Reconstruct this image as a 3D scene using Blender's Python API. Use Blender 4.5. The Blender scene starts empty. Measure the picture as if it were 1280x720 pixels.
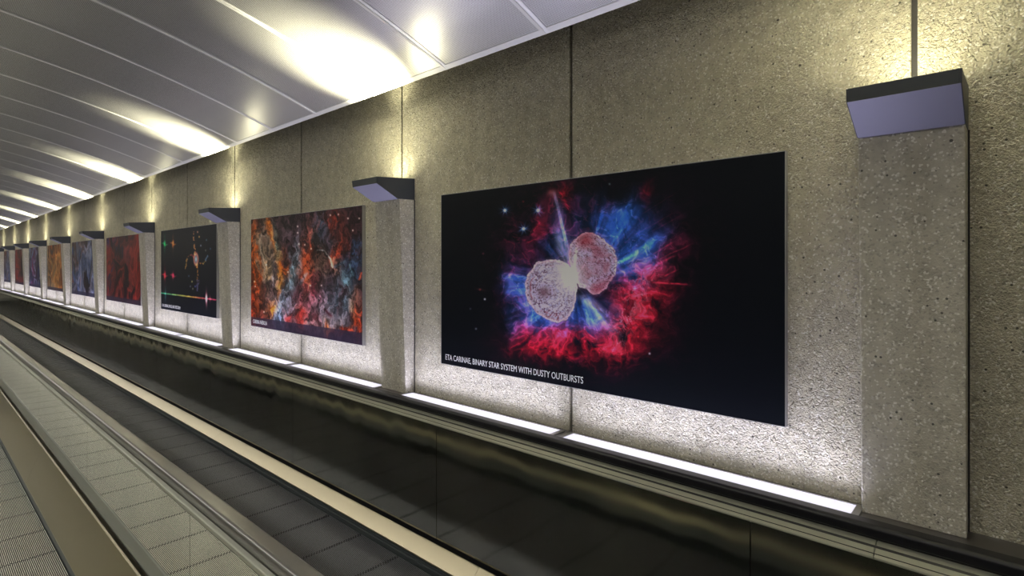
import bpy, bmesh, math
import numpy as np
from mathutils import Vector

# ------------------------------------------------------------------ camera, world, exposure
scene = bpy.context.scene
col = scene.collection
EYE = 2.0                      # lens height above the walkway treads; the corridor runs along +Y, the picture wall is x = 2.7
YAW = 47.689
cam_data = bpy.data.cameras.new('camera'); cam = bpy.data.objects.new('camera', cam_data); col.objects.link(cam)
cam.location = (0, 0, EYE); cam.rotation_euler = (math.radians(90), 0, -math.radians(YAW))
cam_data.sensor_fit = 'HORIZONTAL'; cam_data.sensor_width = 36; cam_data.lens = 36 * 690 / 1280
cam_data.shift_y = -30 / 1280; cam_data.clip_start = .02; cam_data.clip_end = 200
scene.camera = cam
world = bpy.data.worlds.new('world'); scene.world = world; world.use_nodes = True
world.node_tree.nodes['Background'].inputs[0].default_value = (.8, .82, .85, 1)
world.node_tree.nodes['Background'].inputs[1].default_value = .0
vs = scene.view_settings
vs.view_transform = 'Standard'; vs.look = 'None'; vs.gamma = 1; vs.use_curve_mapping = False; vs.exposure = 2.3
scene.cycles.sample_clamp_indirect = 4.0; scene.cycles.blur_glossy = 1.0; scene.cycles.max_bounces = 8; scene.cycles.use_adaptive_sampling = False
LED_POWER = .17              # radiance of the cool strips at the foot of the wall
SPOT_WASH = 1.2                # watts of each cool wall washer
SPOT_POWER = 215.0              # warm uplight on each pillar, watts
SPOT_COLOR = (1.0, .93, .60)
FILL_POWER = 2.8; FILL_WATTS = 5.0      # added unseen fill over the open side, brightens treads and wall
LED_COLOR = (.80, .78, 1.0)
Y_BACK, Y_END = -5.0, 42.0
WALL = 2.7
PITCH = 3.365
PILLARS = [.295 + PITCH * k for k in range(12)]
BAYS = [1.9775 + PITCH * k for k in range(12)]
ROW = ['first', 'second', 'third', 'fourth', 'fifth', 'sixth', 'seventh', 'eighth', 'ninth', 'tenth', 'eleventh', 'twelfth']

# ------------------------------------------------------------------ helpers
def mesh_obj(name, verts, faces, mats, parent=None, smooth=False, fm=None):
    me = bpy.data.meshes.new(name); me.from_pydata(verts, [], faces); me.update()
    for m in (mats if isinstance(mats, (list, tuple)) else [mats]): me.materials.append(m)
    if fm: me.polygons.foreach_set('material_index', fm)
    if smooth: me.polygons.foreach_set('use_smooth', [True] * len(me.polygons))
    o = bpy.data.objects.new(name, me); col.objects.link(o)
    if parent: o.parent = parent
    return o

class MB:
    """collects shapes into one mesh"""
    def __init__(s): s.v = []; s.f = []; s.m = []
    def box(s, x0, x1, y0, y1, z0, z1, m=0):
        b = len(s.v)
        s.v += [(x0, y0, z0), (x1, y0, z0), (x1, y1, z0), (x0, y1, z0), (x0, y0, z1), (x1, y0, z1), (x1, y1, z1), (x0, y1, z1)]
        s.f += [(b, b + 3, b + 2, b + 1), (b + 4, b + 5, b + 6, b + 7), (b, b + 1, b + 5, b + 4), (b + 1, b + 2, b + 6, b + 5), (b + 2, b + 3, b + 7, b + 6), (b + 3, b, b + 4, b + 7)]
        s.m += [m] * 6; return s
    def prism(s, pts, y0, y1, m=0, ysteps=1):
        """closed XZ outline swept along Y (outline given counter-clockwise seen from -Y)"""
        n = len(pts); b = len(s.v)
        for k in range(ysteps + 1):
            y = y0 + (y1 - y0) * k / ysteps
            s.v += [(x, y, z) for x, z in pts]
        for k in range(ysteps):
            for i in range(n):
                j = (i + 1) % n; a = b + k * n; c = a + n
                s.f.append((a + i, a + j, c + j, c + i)); s.m.append(m)
        s.f.append(tuple(b + i for i in reversed(range(n)))); s.m.append(m)
        s.f.append(tuple(b + ysteps * n + i for i in range(n))); s.m.append(m)
        return s
    def build(s, name, mats, parent=None, smooth=False, bevel=0, seg=2):
        o = mesh_obj(name, s.v, s.f, mats, parent, smooth, s.m)
        bm = bmesh.new(); bm.from_mesh(o.data); bmesh.ops.recalc_face_normals(bm, faces=bm.faces); bm.to_mesh(o.data); bm.free()
        if smooth: o.modifiers.new('normals', 'WEIGHTED_NORMAL')
        if bevel:
            md = o.modifiers.new('edge', 'BEVEL'); md.width = bevel; md.segments = seg; md.limit_method = 'ANGLE'; md.angle_limit = math.radians(35)
        return o

def tag(o, label=None, cat=None, group=None, kind=None):
    if label: o['label'] = label
    if cat: o['category'] = cat
    if group: o['group'] = group
    if kind: o['kind'] = kind
    return o

def empty(name, loc=(0, 0, 0)):
    o = bpy.data.objects.new(name, None); col.objects.link(o); o.location = loc; o.empty_display_size = .1
    return o

def copy_tree(o, parent=None):
    kids = [c for c in col.objects if c.parent == o]
    c = o.copy(); col.objects.link(c); c.parent = parent
    for k in kids: copy_tree(k, c)
    return c

# ------------------------------------------------------------------ materials
def new_mat(name):
    m = bpy.data.materials.new(name); m.use_nodes = True
    nt = m.node_tree; b = nt.nodes['Principled BSDF']
    return m, nt, b

def N(nt, kind, **kw):
    n = nt.nodes.new(kind)
    for k, v in kw.items():
        if k in n.inputs: n.inputs[k].default_value = v
        else: setattr(n, k, v)
    return n

def ramp(nt, src, stops, interp='LINEAR'):
    r = nt.nodes.new('ShaderNodeValToRGB'); r.color_ramp.interpolation = interp
    e = r.color_ramp.elements
    while len(e) < len(stops): e.new(.5)
    for k, (p, c) in enumerate(stops):
        e[k].position = p; e[k].color = c if len(c) == 4 else (*c, 1)
    nt.links.new(src, r.inputs[0]); return r

def mixc(nt, fac, a, b, mode='MIX'):
    m = nt.nodes.new('ShaderNodeMix'); m.data_type = 'RGBA'; m.blend_type = mode
    for s, v in ((0, fac), (6, a), (7, b)):
        if hasattr(v, 'links'): nt.links.new(v, m.inputs[s])
        else: m.inputs[s].default_value = v if s == 0 else (*v, 1)
    return m.outputs[2]

def math_n(nt, op, a, b=None):
    m = nt.nodes.new('ShaderNodeMath'); m.operation = op
    for s, v in ((0, a), (1, b)):
        if v is None: continue
        if hasattr(v, 'links'): nt.links.new(v, m.inputs[s])
        else: m.inputs[s].default_value = v
    return m.outputs[0]

def simple(name, rgb, rough=.5, metal=0., spec=.5, noise=0., nscale=20., bump=0., stretch=None):
    m, nt, b = new_mat(name)
    b.inputs['Base Color'].default_value = (*rgb, 1); b.inputs['Roughness'].default_value = rough
    b.inputs['Metallic'].default_value = metal; b.inputs['Specular IOR Level'].default_value = spec
    tc = N(nt, 'ShaderNodeTexCoord'); mp = N(nt, 'ShaderNodeMapping'); nt.links.new(tc.outputs['Object'], mp.inputs[0])
    if stretch: mp.inputs['Scale'].default_value = stretch
    nz = N(nt, 'ShaderNodeTexNoise', Scale=nscale, Detail=.6); nt.links.new(mp.outputs[0], nz.inputs['Vector'])
    if noise:
        r = ramp(nt, nz.outputs[0], [(.3, [max(0, rough - noise)] * 3), (.7, [rough + noise] * 3)])
        nt.links.new(r.outputs[0], b.inputs['Roughness'])
        c = ramp(nt, nz.outputs[0], [(.3, [x * (1 - noise * .6) for x in rgb]), (.7, [min(1, x * (1 + noise * .6)) for x in rgb])])
        nt.links.new(c.outputs[0], b.inputs['Base Color'])
    if bump:
        bp = N(nt, 'ShaderNodeBump', Strength=1.0, Distance=bump); nt.links.new(nz.outputs[0], bp.inputs['Height']); nt.links.new(bp.outputs[0], b.inputs['Normal'])
    return m

def concrete(name, base, pits=1.0, coarse=.008):
    m, nt, b = new_mat(name)
    tc = N(nt, 'ShaderNodeTexCoord'); co = tc.outputs['Object']
    def link(n, v=co): nt.links.new(v, n.inputs['Vector']); return n
    big = link(N(nt, 'ShaderNodeTexNoise', Scale=1.3, Detail=4.0))
    mid = link(N(nt, 'ShaderNodeTexNoise', Scale=14.0, Detail=5.0, Roughness=.6))
    fin = link(N(nt, 'ShaderNodeTexNoise', Scale=110.0, Detail=3.0, Roughness=.6))
    gr = link(N(nt, 'ShaderNodeTexVoronoi', Scale=135.0, Randomness=1.0))               # aggregate
    pit = link(N(nt, 'ShaderNodeTexVoronoi', Scale=38.0)); pit2 = link(N(nt, 'ShaderNodeTexVoronoi', Scale=9.0))
    mp = N(nt, 'ShaderNodeMapping'); mp.inputs['Scale'].default_value = (2, 9, .45); nt.links.new(co, mp.inputs[0])
    strk = link(N(nt, 'ShaderNodeTexNoise', Scale=1.6, Detail=5.0, Roughness=.6), mp.outputs[0])
    dark = tuple(x * .62 for x in base); lite = tuple(min(1, x * 1.28) for x in base)
    c = mixc(nt, ramp(nt, mid.outputs[0], [(.3, (0,) * 3), (.72, (1,) * 3)]).outputs[0], tuple(x * .76 for x in base), tuple(min(1, x * 1.16) for x in base))
    c = mixc(nt, ramp(nt, strk.outputs[0], [(.45, (0,) * 3), (.75, (.38,) * 3)]).outputs[0], c, (base[0] * .70, base[1] * .66, base[2] * .56))
    c = mixc(nt, ramp(nt, big.outputs[0], [(.40, (0,) * 3), (.75, (.35,) * 3)]).outputs[0], c, lite)
    sp = N(nt, 'ShaderNodeSeparateColor'); nt.links.new(gr.outputs['Color'], sp.inputs[0])
    c = mixc(nt, ramp(nt, sp.outputs[0], [(.86, (0,) * 3), (.92, (.70,) * 3)], ).outputs[0], c, (.95, .93, .88))
    c = mixc(nt, ramp(nt, sp.outputs[1], [(.88, (0,) * 3), (.93, (.36,) * 3)], ).outputs[0], c, (.17, .155, .14))
    # small blow holes
    def holes(v, thr, keep):
        s2 = N(nt, 'ShaderNodeSeparateColor'); nt.links.new(v.outputs['Color'], s2.inputs[0])
        a = math_n(nt, 'LESS_THAN', v.outputs['Distance'], thr); k = math_n(nt, 'LESS_THAN', s2.outputs[2], keep)
        return math_n(nt, 'MULTIPLY', a, k)
    h = math_n(nt, 'MAXIMUM', holes(pit, .17, .20 * pits), holes(pit2, .055, .22 * pits))
    c = mixc(nt, math_n(nt, 'MULTIPLY', h, .85), c, (.045, .042, .04))
    nt.links.new(c, b.inputs['Base Color'])
    b.inputs['Roughness'].default_value = .62; b.inputs['Specular IOR Level'].default_value = .45
    hh = math_n(nt, 'ADD', math_n(nt, 'MULTIPLY', fin.outputs[0], 1.5), math_n(nt, 'MULTIPLY', mid.outputs[0], 2.6))
    hh = math_n(nt, 'ADD', hh, math_n(nt, 'MULTIPLY', gr.outputs['Distance'], -.55))
    crag = link(N(nt, 'ShaderNodeTexNoise', Scale=48.0, Detail=2.0, Distortion=.8)); hh = math_n(nt, 'ADD', hh, math_n(nt, 'MULTIPLY', ramp(nt, crag.outputs[0], [(.52, (0,) * 3), (.66, (1,) * 3)]).outputs[0], .9))
    hh = math_n(nt, 'SUBTRACT', hh, math_n(nt, 'MULTIPLY', h, .8))
    bp = N(nt, 'ShaderNodeBump', Strength=1.0, Distance=coarse); nt.links.new(hh, bp.inputs['Height']); nt.links.new(bp.outputs[0], b.inputs['Normal'])
    return m

def perforated(name):
    """satin aluminium ceiling sheet with a field of tiny holes that stops short of the seams"""
    m, nt, b = new_mat(name)
    tc = N(nt, 'ShaderNodeTexCoord'); sx = N(nt, 'ShaderNodeSeparateXYZ'); nt.links.new(tc.outputs['Object'], sx.inputs[0])
    p = .0085
    def cell(v): return math_n(nt, 'SUBTRACT', math_n(nt, 'FRACT', math_n(nt, 'DIVIDE', v, p)), .5)
    a, c = cell(sx.outputs[0]), cell(sx.outputs[1])
    d = math_n(nt, 'SQRT', math_n(nt, 'ADD', math_n(nt, 'MULTIPLY', a, a), math_n(nt, 'MULTIPLY', c, c)))
    hole = math_n(nt, 'LESS_THAN', d, .27)
    iny = math_n(nt, 'MULTIPLY', math_n(nt, 'GREATER_THAN', sx.outputs[1], .035), math_n(nt, 'LESS_THAN', sx.outputs[1], .87 - .035))
    inx = math_n(nt, 'LESS_THAN', sx.outputs[0], 2.484 - .04)
    hole = math_n(nt, 'MULTIPLY', hole, math_n(nt, 'MULTIPLY', iny, inx))
    base = mixc(nt, hole, (.66, .66, .67), (.10, .10, .10)); nt.links.new(base, b.inputs['Base Color'])
    b.inputs['Metallic'].default_value = .72; b.inputs['Roughness'].default_value = .31
    nz = N(nt, 'ShaderNodeTexNoise', Scale=1.6, Detail=1.0); nt.links.new(tc.outputs['Object'], nz.inputs['Vector'])
    bp = N(nt, 'ShaderNodeBump', Strength=.5, Distance=.01); nt.links.new(nz.outputs[0], bp.inputs['Height']); nt.links.new(bp.outputs[0], b.inputs['Normal'])
    return m

def steel(name, rgb, rough, wave=.0015, brush=.0, aniso=0.):
    """polished sheet steel, slightly oil-canned"""
    m, nt, b = new_mat(name)
    b.inputs['Metallic'].default_value = 1.0
    tc = N(nt, 'ShaderNodeTexCoord'); mp = N(nt, 'ShaderNodeMapping'); nt.links.new(tc.outputs['Object'], mp.inputs[0]); mp.inputs['Scale'].default_value = (1, 1, .5)
    nz = N(nt, 'ShaderNodeTexNoise', Scale=3.2, Detail=1.0); nt.links.new(mp.outputs[0], nz.inputs['Vector'])
    n2 = N(nt, 'ShaderNodeTexNoise', Scale=2.5, Detail=.5); nt.links.new(mp.outputs[0], n2.inputs['Vector'])
    r = ramp(nt, n2.outputs[0], [(.3, [rough * .8] * 3), (.7, [rough * 1.25] * 3)]); nt.links.new(r.outputs[0], b.inputs['Roughness'])
    c = ramp(nt, n2.outputs[0], [(.3, [x * .92 for x in rgb]), (.7, [x * 1.06 for x in rgb])]); nt.links.new(c.outputs[0], b.inputs['Base Color'])
    if wave:
        bp = N(nt, 'ShaderNodeBump', Strength=1.0, Distance=wave); nt.links.new(nz.outputs[0], bp.inputs['Height']); nt.links.new(bp.outputs[0], b.inputs['Normal'])
    return m

def glow(name, rgb, power):
    m, nt, b = new_mat(name)
    b.inputs['Base Color'].default_value = (.8, .8, .82, 1); b.inputs['Emission Color'].default_value = (*rgb, 1); b.inputs['Emission Strength'].default_value = power
    return m

M_WALL = concrete('blasted_concrete', (.58, .545, .43))
M_PILLAR = concrete('pillar_concrete', (.56, .53, .45), pits=.8, coarse=.0022)
M_JOINT = simple('dark_joint', (.035, .033, .035), .7)
M_CEIL = perforated('perforated_ceiling_metal')
M_CEIL_EDGE = simple('ceiling_trim_metal', (.82, .82, .82), .35, metal=.25)
M_VOID = simple('black_void', (.012, .012, .013), .9)
M_CAP = simple('charcoal_powder_coat', (.066, .074, .088), .5, spec=.35, noise=.04, nscale=60)
M_CAP_LIT = simple('strip_lit_underside', (.24, .24, .34), .45, metal=.2, spec=.5)  # cool light of the strips put into the underside's lavender grey
M_LED = glow('cool_strip_glow', LED_COLOR, LED_POWER)
M_FILL = glow('fill_glow', (1.0, .96, .86), FILL_POWER)
M_LENS = glow('warm_lens_glow', SPOT_COLOR, 36.0)
M_ALU = simple('brushed_aluminium', (.50, .50, .51), .34, metal=1, noise=.05, nscale=30, stretch=(1, .05, 1))
M_LEDGE = simple('ledge_metal', (.30, .29, .30), .38, metal=1, noise=.08, nscale=6)
M_FRAME = simple('silver_picture_frame', (.42, .42, .44), .4, metal=.8)
M_PANEL = steel('dark_polished_steel', (.52, .53, .48), .085, .004)
M_PANEL_NEAR = steel('mirror_polished_steel', (.62, .62, .56), .012, .0001)
M_DECK = simple('satin_deck_metal', (.37, .375, .31), .5, metal=.35)
M_SKIRT_DECK = simple('warm_brushed_steel', (.45, .40, .285), .28, metal=1)
M_SKIRT = simple('dark_skirt', (.050, .060, .062), .32, spec=.6)
M_BLACK = simple('black_rubber', (.012, .012, .014), .42)
M_RAIL = simple('handrail_rubber', (.010, .010, .014), .36, spec=.5)
M_TREAD = simple('tread_groove', (.03, .03, .032), .6)
M_CREST = simple('tread_crest', (.25, .255, .285), .38, metal=.45)
M_FLOOR = simple('speckled_floor', (.22, .21, .20), .3, noise=.15, nscale=220)
M_PLASTER = simple('painted_plaster', (.30, .30, .28), .7, noise=.05, nscale=8)
M_TEXT = simple('white_print', (.80, .82, .84), .5)
for m in (M_LED,): m.cycles.emission_sampling = 'NONE'
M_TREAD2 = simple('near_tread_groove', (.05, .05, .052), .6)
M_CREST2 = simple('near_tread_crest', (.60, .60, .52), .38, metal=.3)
# ------------------------------------------------------------------ colour of the printed pictures
# every print is a fine grid of points whose colours come from procedural noise and hand placed soft shapes
def _hash(ix, iy, seed):
    h = (ix.astype(np.int64) * 374761393 + iy.astype(np.int64) * 668265263 + seed * 974634777) & 0x7fffffff
    h = ((h ^ (h >> 13)) * 1274126177) & 0x7fffffff
    h = (h ^ (h >> 16)) & 0xffff
    return h / 65535.0

def vnoise(x, y, seed=0):
    ix = np.floor(x); iy = np.floor(y); fx = x - ix; fy = y - iy
    fx = fx * fx * (3 - 2 * fx); fy = fy * fy * (3 - 2 * fy)
    a = _hash(ix, iy, seed); b = _hash(ix + 1, iy, seed); c = _hash(ix, iy + 1, seed); d = _hash(ix + 1, iy + 1, seed)
    return (a * (1 - fx) + b * fx) * (1 - fy) + (c * (1 - fx) + d * fx) * fy

def fbm(x, y, octaves=5, seed=0, gain=.5):
    s = 0; a = 1; t = 0
    for i in range(octaves):
        s = s + a * vnoise(x, y, seed + i * 17); t += a; a *= gain
        x, y = (x * 1.62 - y * 1.18), (x * 1.18 + y * 1.62)
    return s / t

def ridge(x, y, octaves=4, seed=0):
    s = 0; a = 1; t = 0
    for i in range(octaves):
        s = s + a * (1 - np.abs(2 * vnoise(x, y, seed + i * 31) - 1)); t += a; a *= .55
        x, y = (x * 1.6 - y * 1.2), (x * 1.2 + y * 1.6)
    return s / t

def sst(a, b, v):
    t = np.clip((v - a) / (b - a), 0, 1); return t * t * (3 - 2 * t)

def gs(x, y, cx, cy, sx, sy, rot=0):
    c, s = math.cos(math.radians(rot)), math.sin(math.radians(rot))
    dx, dy = x - cx, y - cy
    u = (dx * c + dy * s) / sx; v = (-dx * s + dy * c) / sy
    return np.exp(-.5 * (u * u + v * v))

def add(img, m, col):
    img += m[..., None] * (np.array(col, float) / 255.0)

def mix(img, m, col):
    m = np.clip(m, 0, 1)[..., None]
    img *= 1 - m; img += m * (np.array(col, float) / 255.0)

def outline_mask(x, y, pts, soft=.03):
    cx = sum(p[0] for p in pts) / len(pts); cy = sum(p[1] for p in pts) / len(pts)
    ang = np.array([math.atan2(p[1] - cy, p[0] - cx) for p in pts]); rad = np.array([math.hypot(p[0] - cx, p[1] - cy) for p in pts])
    o = np.argsort(ang); ang = ang[o]; rad = rad[o]
    a = np.arctan2(y - cy, x - cx); r = np.hypot(x - cx, y - cy)
    R = np.interp(a, np.concatenate([ang - 2 * math.pi, ang, ang + 2 * math.pi]), np.concatenate([rad] * 3))
    return r / R

def seg(x, y, x0, y0, x1, y1):
    dx, dy = x1 - x0, y1 - y0; L = math.hypot(dx, dy)
    t = ((x - x0) * dx + (y - y0) * dy) / (L * L)
    return t, np.abs((x - x0) * dy - (y - y0) * dx) / L

def paint_bipolar(x, y):
    """two pale lobes in a red and blue shell on a black sky"""
    img = np.zeros(x.shape + (3,)); img += np.array([7, 11, 19]) / 255.0
    cx, cy = 716., 347.
    r = np.hypot(x - cx, y - cy); th = np.arctan2(y - cy, x - cx)
    wx = (fbm(x / 22, y / 22, 4, 3) - .5) * 26; wy = (fbm(x / 22, y / 22, 4, 9) - .5) * 26
    X, Y = x + wx, y + wy
    streak = fbm(np.cos(th) * 9 + r / 60 + 40, np.sin(th) * 9 + r / 75 + 40, 4, 5)                     # filaments that run outwards
    fine = ridge(X / 9, Y / 9, 5, 21); cloud = fbm(X / 15, Y / 15, 5, 44, .6)
    hot = ridge(X / 5, Y / 5, 4, 70)
    # faint maroon veil
    veil = (gs(X, Y, 668, 305, 30, 34) * .55 + gs(X, Y, 728, 262, 40, 20) * .35 + gs(X, Y, 645, 360, 18, 50) * .55
            + gs(X, Y, 700, 262, 17, 24) * .7 + gs(X, Y, 825, 305, 40, 34) * .4 + gs(X, Y, 735, 450, 60, 13) * .6
            + gs(X, Y, 742, 300, 62, 55) * .4 + gs(X, Y, 845, 360, 16, 40) * .25)
    add(img, veil * sst(.34, .80, cloud) * .62, (104, 20, 52))
    add(img, veil * sst(.70, .92, fine) * .32, (190, 26, 44))
    # blue shell
    blue = (gs(X, Y, 792, 300, 22, 27, 20) * 1.25 + gs(X, Y, 768, 280, 26, 14, 20) * 1.05 + gs(X, Y, 654, 372, 11, 22) * 1.15
            + gs(X, Y, 672, 402, 14, 12) * 1.15 + gs(X, Y, 792, 335, 17, 16) * .9 + gs(X, Y, 742, 392, 22, 14) * .85
            + gs(X, Y, 646, 347, 9, 11) * .7 + gs(X, Y, 712, 412, 30, 12) * .6 + gs(X, Y, 800, 345, 14, 12) * .35
            + gs(X, Y, 698, 300, 17, 22) * .35)
    bt = sst(.25, .8, .55 * streak + .45 * cloud)
    add(img, np.minimum(blue, 1.15) * (.34 + 1.15 * bt), (32, 94, 206))
    add(img, np.minimum(blue, 1.0) * sst(.55, .80, .5 * fine + .5 * streak) * .9, (62, 104, 176))
    # red shell
    red = (gs(X, Y, 735, 428, 48, 14) + gs(X, Y, 690, 432, 26, 11) + gs(X, Y, 782, 405, 21, 27, 20) + gs(X, Y, 803, 372, 24, 21) * .95
           + gs(X, Y, 808, 347, 20, 15) * .9 + gs(X, Y, 665, 417, 13, 13) * .6 + gs(X, Y, 651, 400, 6, 18) * .6
           + gs(X, Y, 829, 322, 24, 10, -28) * .32 + gs(X, Y, 644, 345, 7, 9) * .35 + gs(X, Y, 672, 286, 5, 16, 10) * .6
           + gs(X, Y, 690, 243, 10, 6) * .55 + gs(X, Y, 709, 238, 6, 5, 40) * .8 + gs(X, Y, 707, 262, 3, 14, -12) * .5
           + gs(x, y, 808, 240, 6, 10, 25) * .55)
    red = np.minimum(red, 1.15)
    rt = .30 * streak + .35 * cloud + .35 * fine
    img *= (1 - .55 * np.clip(red * sst(.30, .6, rt), 0, 1))[..., None]
    add(img, red * sst(.28, .72, rt), (200, 20, 42))
    add(img, red * sst(.58, .82, rt) * .9, (150, 42, 66))
    pink = gs(X, Y, 797, 372, 15, 22, 15) + gs(X, Y, 776, 402, 12, 16) + gs(X, Y, 812, 340, 15, 10) * .7 + gs(X, Y, 690, 428, 12, 7) * .35 + gs(X, Y, 768, 432, 11, 6) * .8 + gs(X, Y, 735, 418, 16, 7) * .3
    add(img, pink * sst(.35, .8, .5 * cloud + .5 * hot) * .8, (110, 74, 84))
    add(img, pink * sst(.80, .98, hot) * .7, (150, 120, 120))
    # long red spikes to the right
    for (x0, y0, x1, y1, w, a) in ((815, 352, 868, 357, 1.1, .8), (818, 332, 850, 318, 1.2, .7), (822, 326, 872, 302, .8, .35), (815, 318, 846, 302, 1.0, .45),
                                   (830, 345, 850, 336, .9, .5), (790, 295, 850, 262, .6, .18), (800, 270, 858, 232, .6, .16), (812, 290, 866, 262, .6, .15), (812, 362, 845, 372, .9, .4)):
        t, d = seg(x + wx * .12, y + wy * .16, x0, y0, x1, y1)
        m = np.exp(-(d / w) ** 2) * sst(0, .12, t) * sst(1, .6, t) * (.35 + .9 * vnoise(x / 3, y / 3, 8))
        add(img, m * a, (225, 44, 66))
    # jets
    t, d = seg(x + wx * .05, y, 716, 338, 692, 238)
    jt = sst(0, .08, t) * sst(1.02, .9, t)
    add(img, np.exp(-(d / (9 - 4 * np.clip(t, 0, 1))) ** 2) * jt * .40 * (.4 + cloud), (120, 100, 150))
    add(img, np.exp(-((d - .6) / (1.3 + 4.2 * sst(.42, .05, t))) ** 2) * jt * (.25 + .8 * hot) * .62, (150, 150, 190))
    add(img, gs(x, y, 700, 306, 4, 14, -14) * .5 * (.4 + cloud), (190, 190, 215))
    add(img, np.exp(-((d - 1) / 1.4) ** 2) * sst(.28, .4, t) * sst(.75, .55, t) * .5, (60, 120, 220))
    add(img, gs(x, y, 690, 241, 4, 3) * .35, (220, 170, 160))
    t, d = seg(x, y + wy * .08, 722, 368, 782, 428)
    add(img, np.exp(-(d / (3.0 + 5 * np.clip(t, 0, 1))) ** 2) * sst(-.02, .1, t) * sst(1.0, .6, t) * (.3 + .8 * streak) * .7, (150, 150, 205))
    add(img, gs(x, y, 744, 381, 12, 3.0, 38) * .45 * (.3 + fine), (220, 150, 140))
    # the two lobes
    L1 = [(657, 360), (658, 347), (666, 334), (671, 327), (683, 325), (697, 325), (708, 329), (717, 338), (721, 350), (720, 368), (718, 385), (709, 399), (698, 405), (688, 401), (680, 397), (670, 390), (661, 378)]
    L2 = [(711, 312), (717, 300), (726, 292), (740, 290), (747, 293), (757, 302), (767, 311), (771, 326), (769, 342), (760, 357), (750, 367), (741, 367), (733, 362), (724, 358), (717, 345), (713, 330)]
    for pts, sd, tint in ((L2, 5, .62), (L1, 2, .25)):
        q = outline_mask(x + wx * .10, y + wy * .10, pts) + .05 * (fbm(x / 6, y / 6, 3, sd + 55) - .5) * 2
        inside = sst(1.02, .975, q)
        rot = .6 if sd == 5 else -.35
        vx_ = (x * math.cos(rot) + y * math.sin(rot)) + wx * .3; vy_ = (-x * math.sin(rot) + y * math.cos(rot)) + wy * .3
        vein = ridge(vx_ / 5.2, vy_ / 2.8, 4, sd + 100)
        cell = fbm(x / 2.0, y / 2.0, 3, sd + 200, .7)
        body = np.zeros_like(img); body += np.array([214, 206, 250]) / 255.
        dark = np.clip(sst(.72, .90, vein) * .75 + sst(.55, .75, cell) * .60, 0, 1)
        near = gs(x, y, 711, 345, 13, 16, -20)
        mix(body, dark * (1 - .9 * near), (86, 44, 76))
        if sd == 5:
            mix(body, sst(.40, .75, fbm(x / 12, y / 12, 4, 77)) * .65 * (1 - near), (172, 92, 116))
            mix(body, gs(x, y, 732, 300, 9, 8) * .75, (176, 52, 60)); mix(body, gs(x, y, 750, 360, 12, 6, -35) * .6, (186, 60, 84)); mix(body, gs(x, y, 745, 335, 9, 9) * .35, (160, 66, 86))
        else:
            mix(body, gs(x, y, 693, 396, 9, 5) * .7 * sst(.4, .7, cell), (150, 54, 70)); mix(body, gs(x, y, 680, 365, 6, 5) * .7, (110, 62, 78))
            ring = np.exp(-((q - .80) / .035) ** 2) * sst(700, 680, x); mix(body, ring * .7 * sst(.35, .6, fbm(x / 5, y / 5, 2, 9)), (160, 84, 104))
            mix(body, sst(.82, .95, q) * .5, (206, 176, 200))
        mix(body, near * .85, (226, 222, 226))
        body += (.10 * np.exp(-((q - .965) / .03) ** 2))[..., None]
        # arcs that follow the outline
        body *= (1 - .10 * sst(.5, .9, np.sin(q * 30 + 14 * cloud)) * (1 - near))[..., None]
        img = img * (1 - inside[..., None]) + body * inside[..., None]
        # soft outer seam
        add(img, np.exp(-((q - 1.03) / .05) ** 2) * .16, (200, 120, 160))
    add(img, gs(x, y, 712, 345, 7, 10, -15) * .12, (235, 232, 225))
    t, d = seg(x, y, 716, 352, 722, 300); add(img, np.exp(-(d / 1.6) ** 2) * sst(-.3, .2, t) * sst(1.05, .6, t) * .35, (225, 200, 200))
    for (x0, y0, x1, y1) in ((716, 350, 697, 305), (716, 350, 741, 318), (716, 352, 735, 375), (718, 352, 745, 362), (714, 350, 730, 392)):
        t, d = seg(x, y, x0, y0, x1, y1); add(img, np.exp(-(d / 1.1) ** 2) * sst(0, .15, t) * sst(1, .3, t) * .14, (225, 215, 225))
    # stars
    for (sx, sy, a) in ((631, 263, 1.), (672.5, 263, 1.25), (654.5, 286, 1.1)):
        dx, dy = x - sx, y - sy; rr = np.hypot(dx, dy); an = np.arctan2(dy, dx)
        add(img, np.exp(-(rr / 1.7) ** 2) * 1.1 * a, (230, 240, 255))
        add(img, np.exp(-(rr / 5.2) ** 2) * .75 * a * (.25 + sst(.45, .8, vnoise(an * 5 + sx, rr / 9, 4))), (50, 100, 175))
        for k in range(4):
            b = math.radians(20 + 45 * k); q = np.abs(dx * math.sin(b) - dy * math.cos(b)); add(img, np.exp(-(q / .7) ** 2 - (rr / 6.5) ** 2) * .32 * a, (120, 170, 235))
    for (sx, sy, a, c) in ((606, 374, .9, (240, 240, 255)), (595, 411, .5, (210, 210, 230)), (812, 442, .8, (230, 235, 250)), (762, 230, .45, (190, 230, 220)), (798, 421, .6, (230, 50, 50)), (604, 317, .4, (190, 70, 90)), (600, 362, .5, (190, 80, 60)), (654, 252, .5, (190, 30, 30)), (588, 386, .3, (180, 180, 210))):
        add(img, gs(x, y, sx, sy, .9, .9) * a, c)
    add(img, gs(x, y, 601, 362, 5, 1.2, 10) * .35 * cloud, (190, 60, 60))
    return np.clip(img, 0, 1)

def blobs(img, X, Y, rows, tex, lo=.2, hi=.7):
    for i, (cx, cy, sx, sy, rot, col, a) in enumerate(rows):
        mix(img, gs(X, Y, cx, cy, sx, sy, rot) * a * sst(lo, hi, tex[i % len(tex)]) * 1.25, col)

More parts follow.
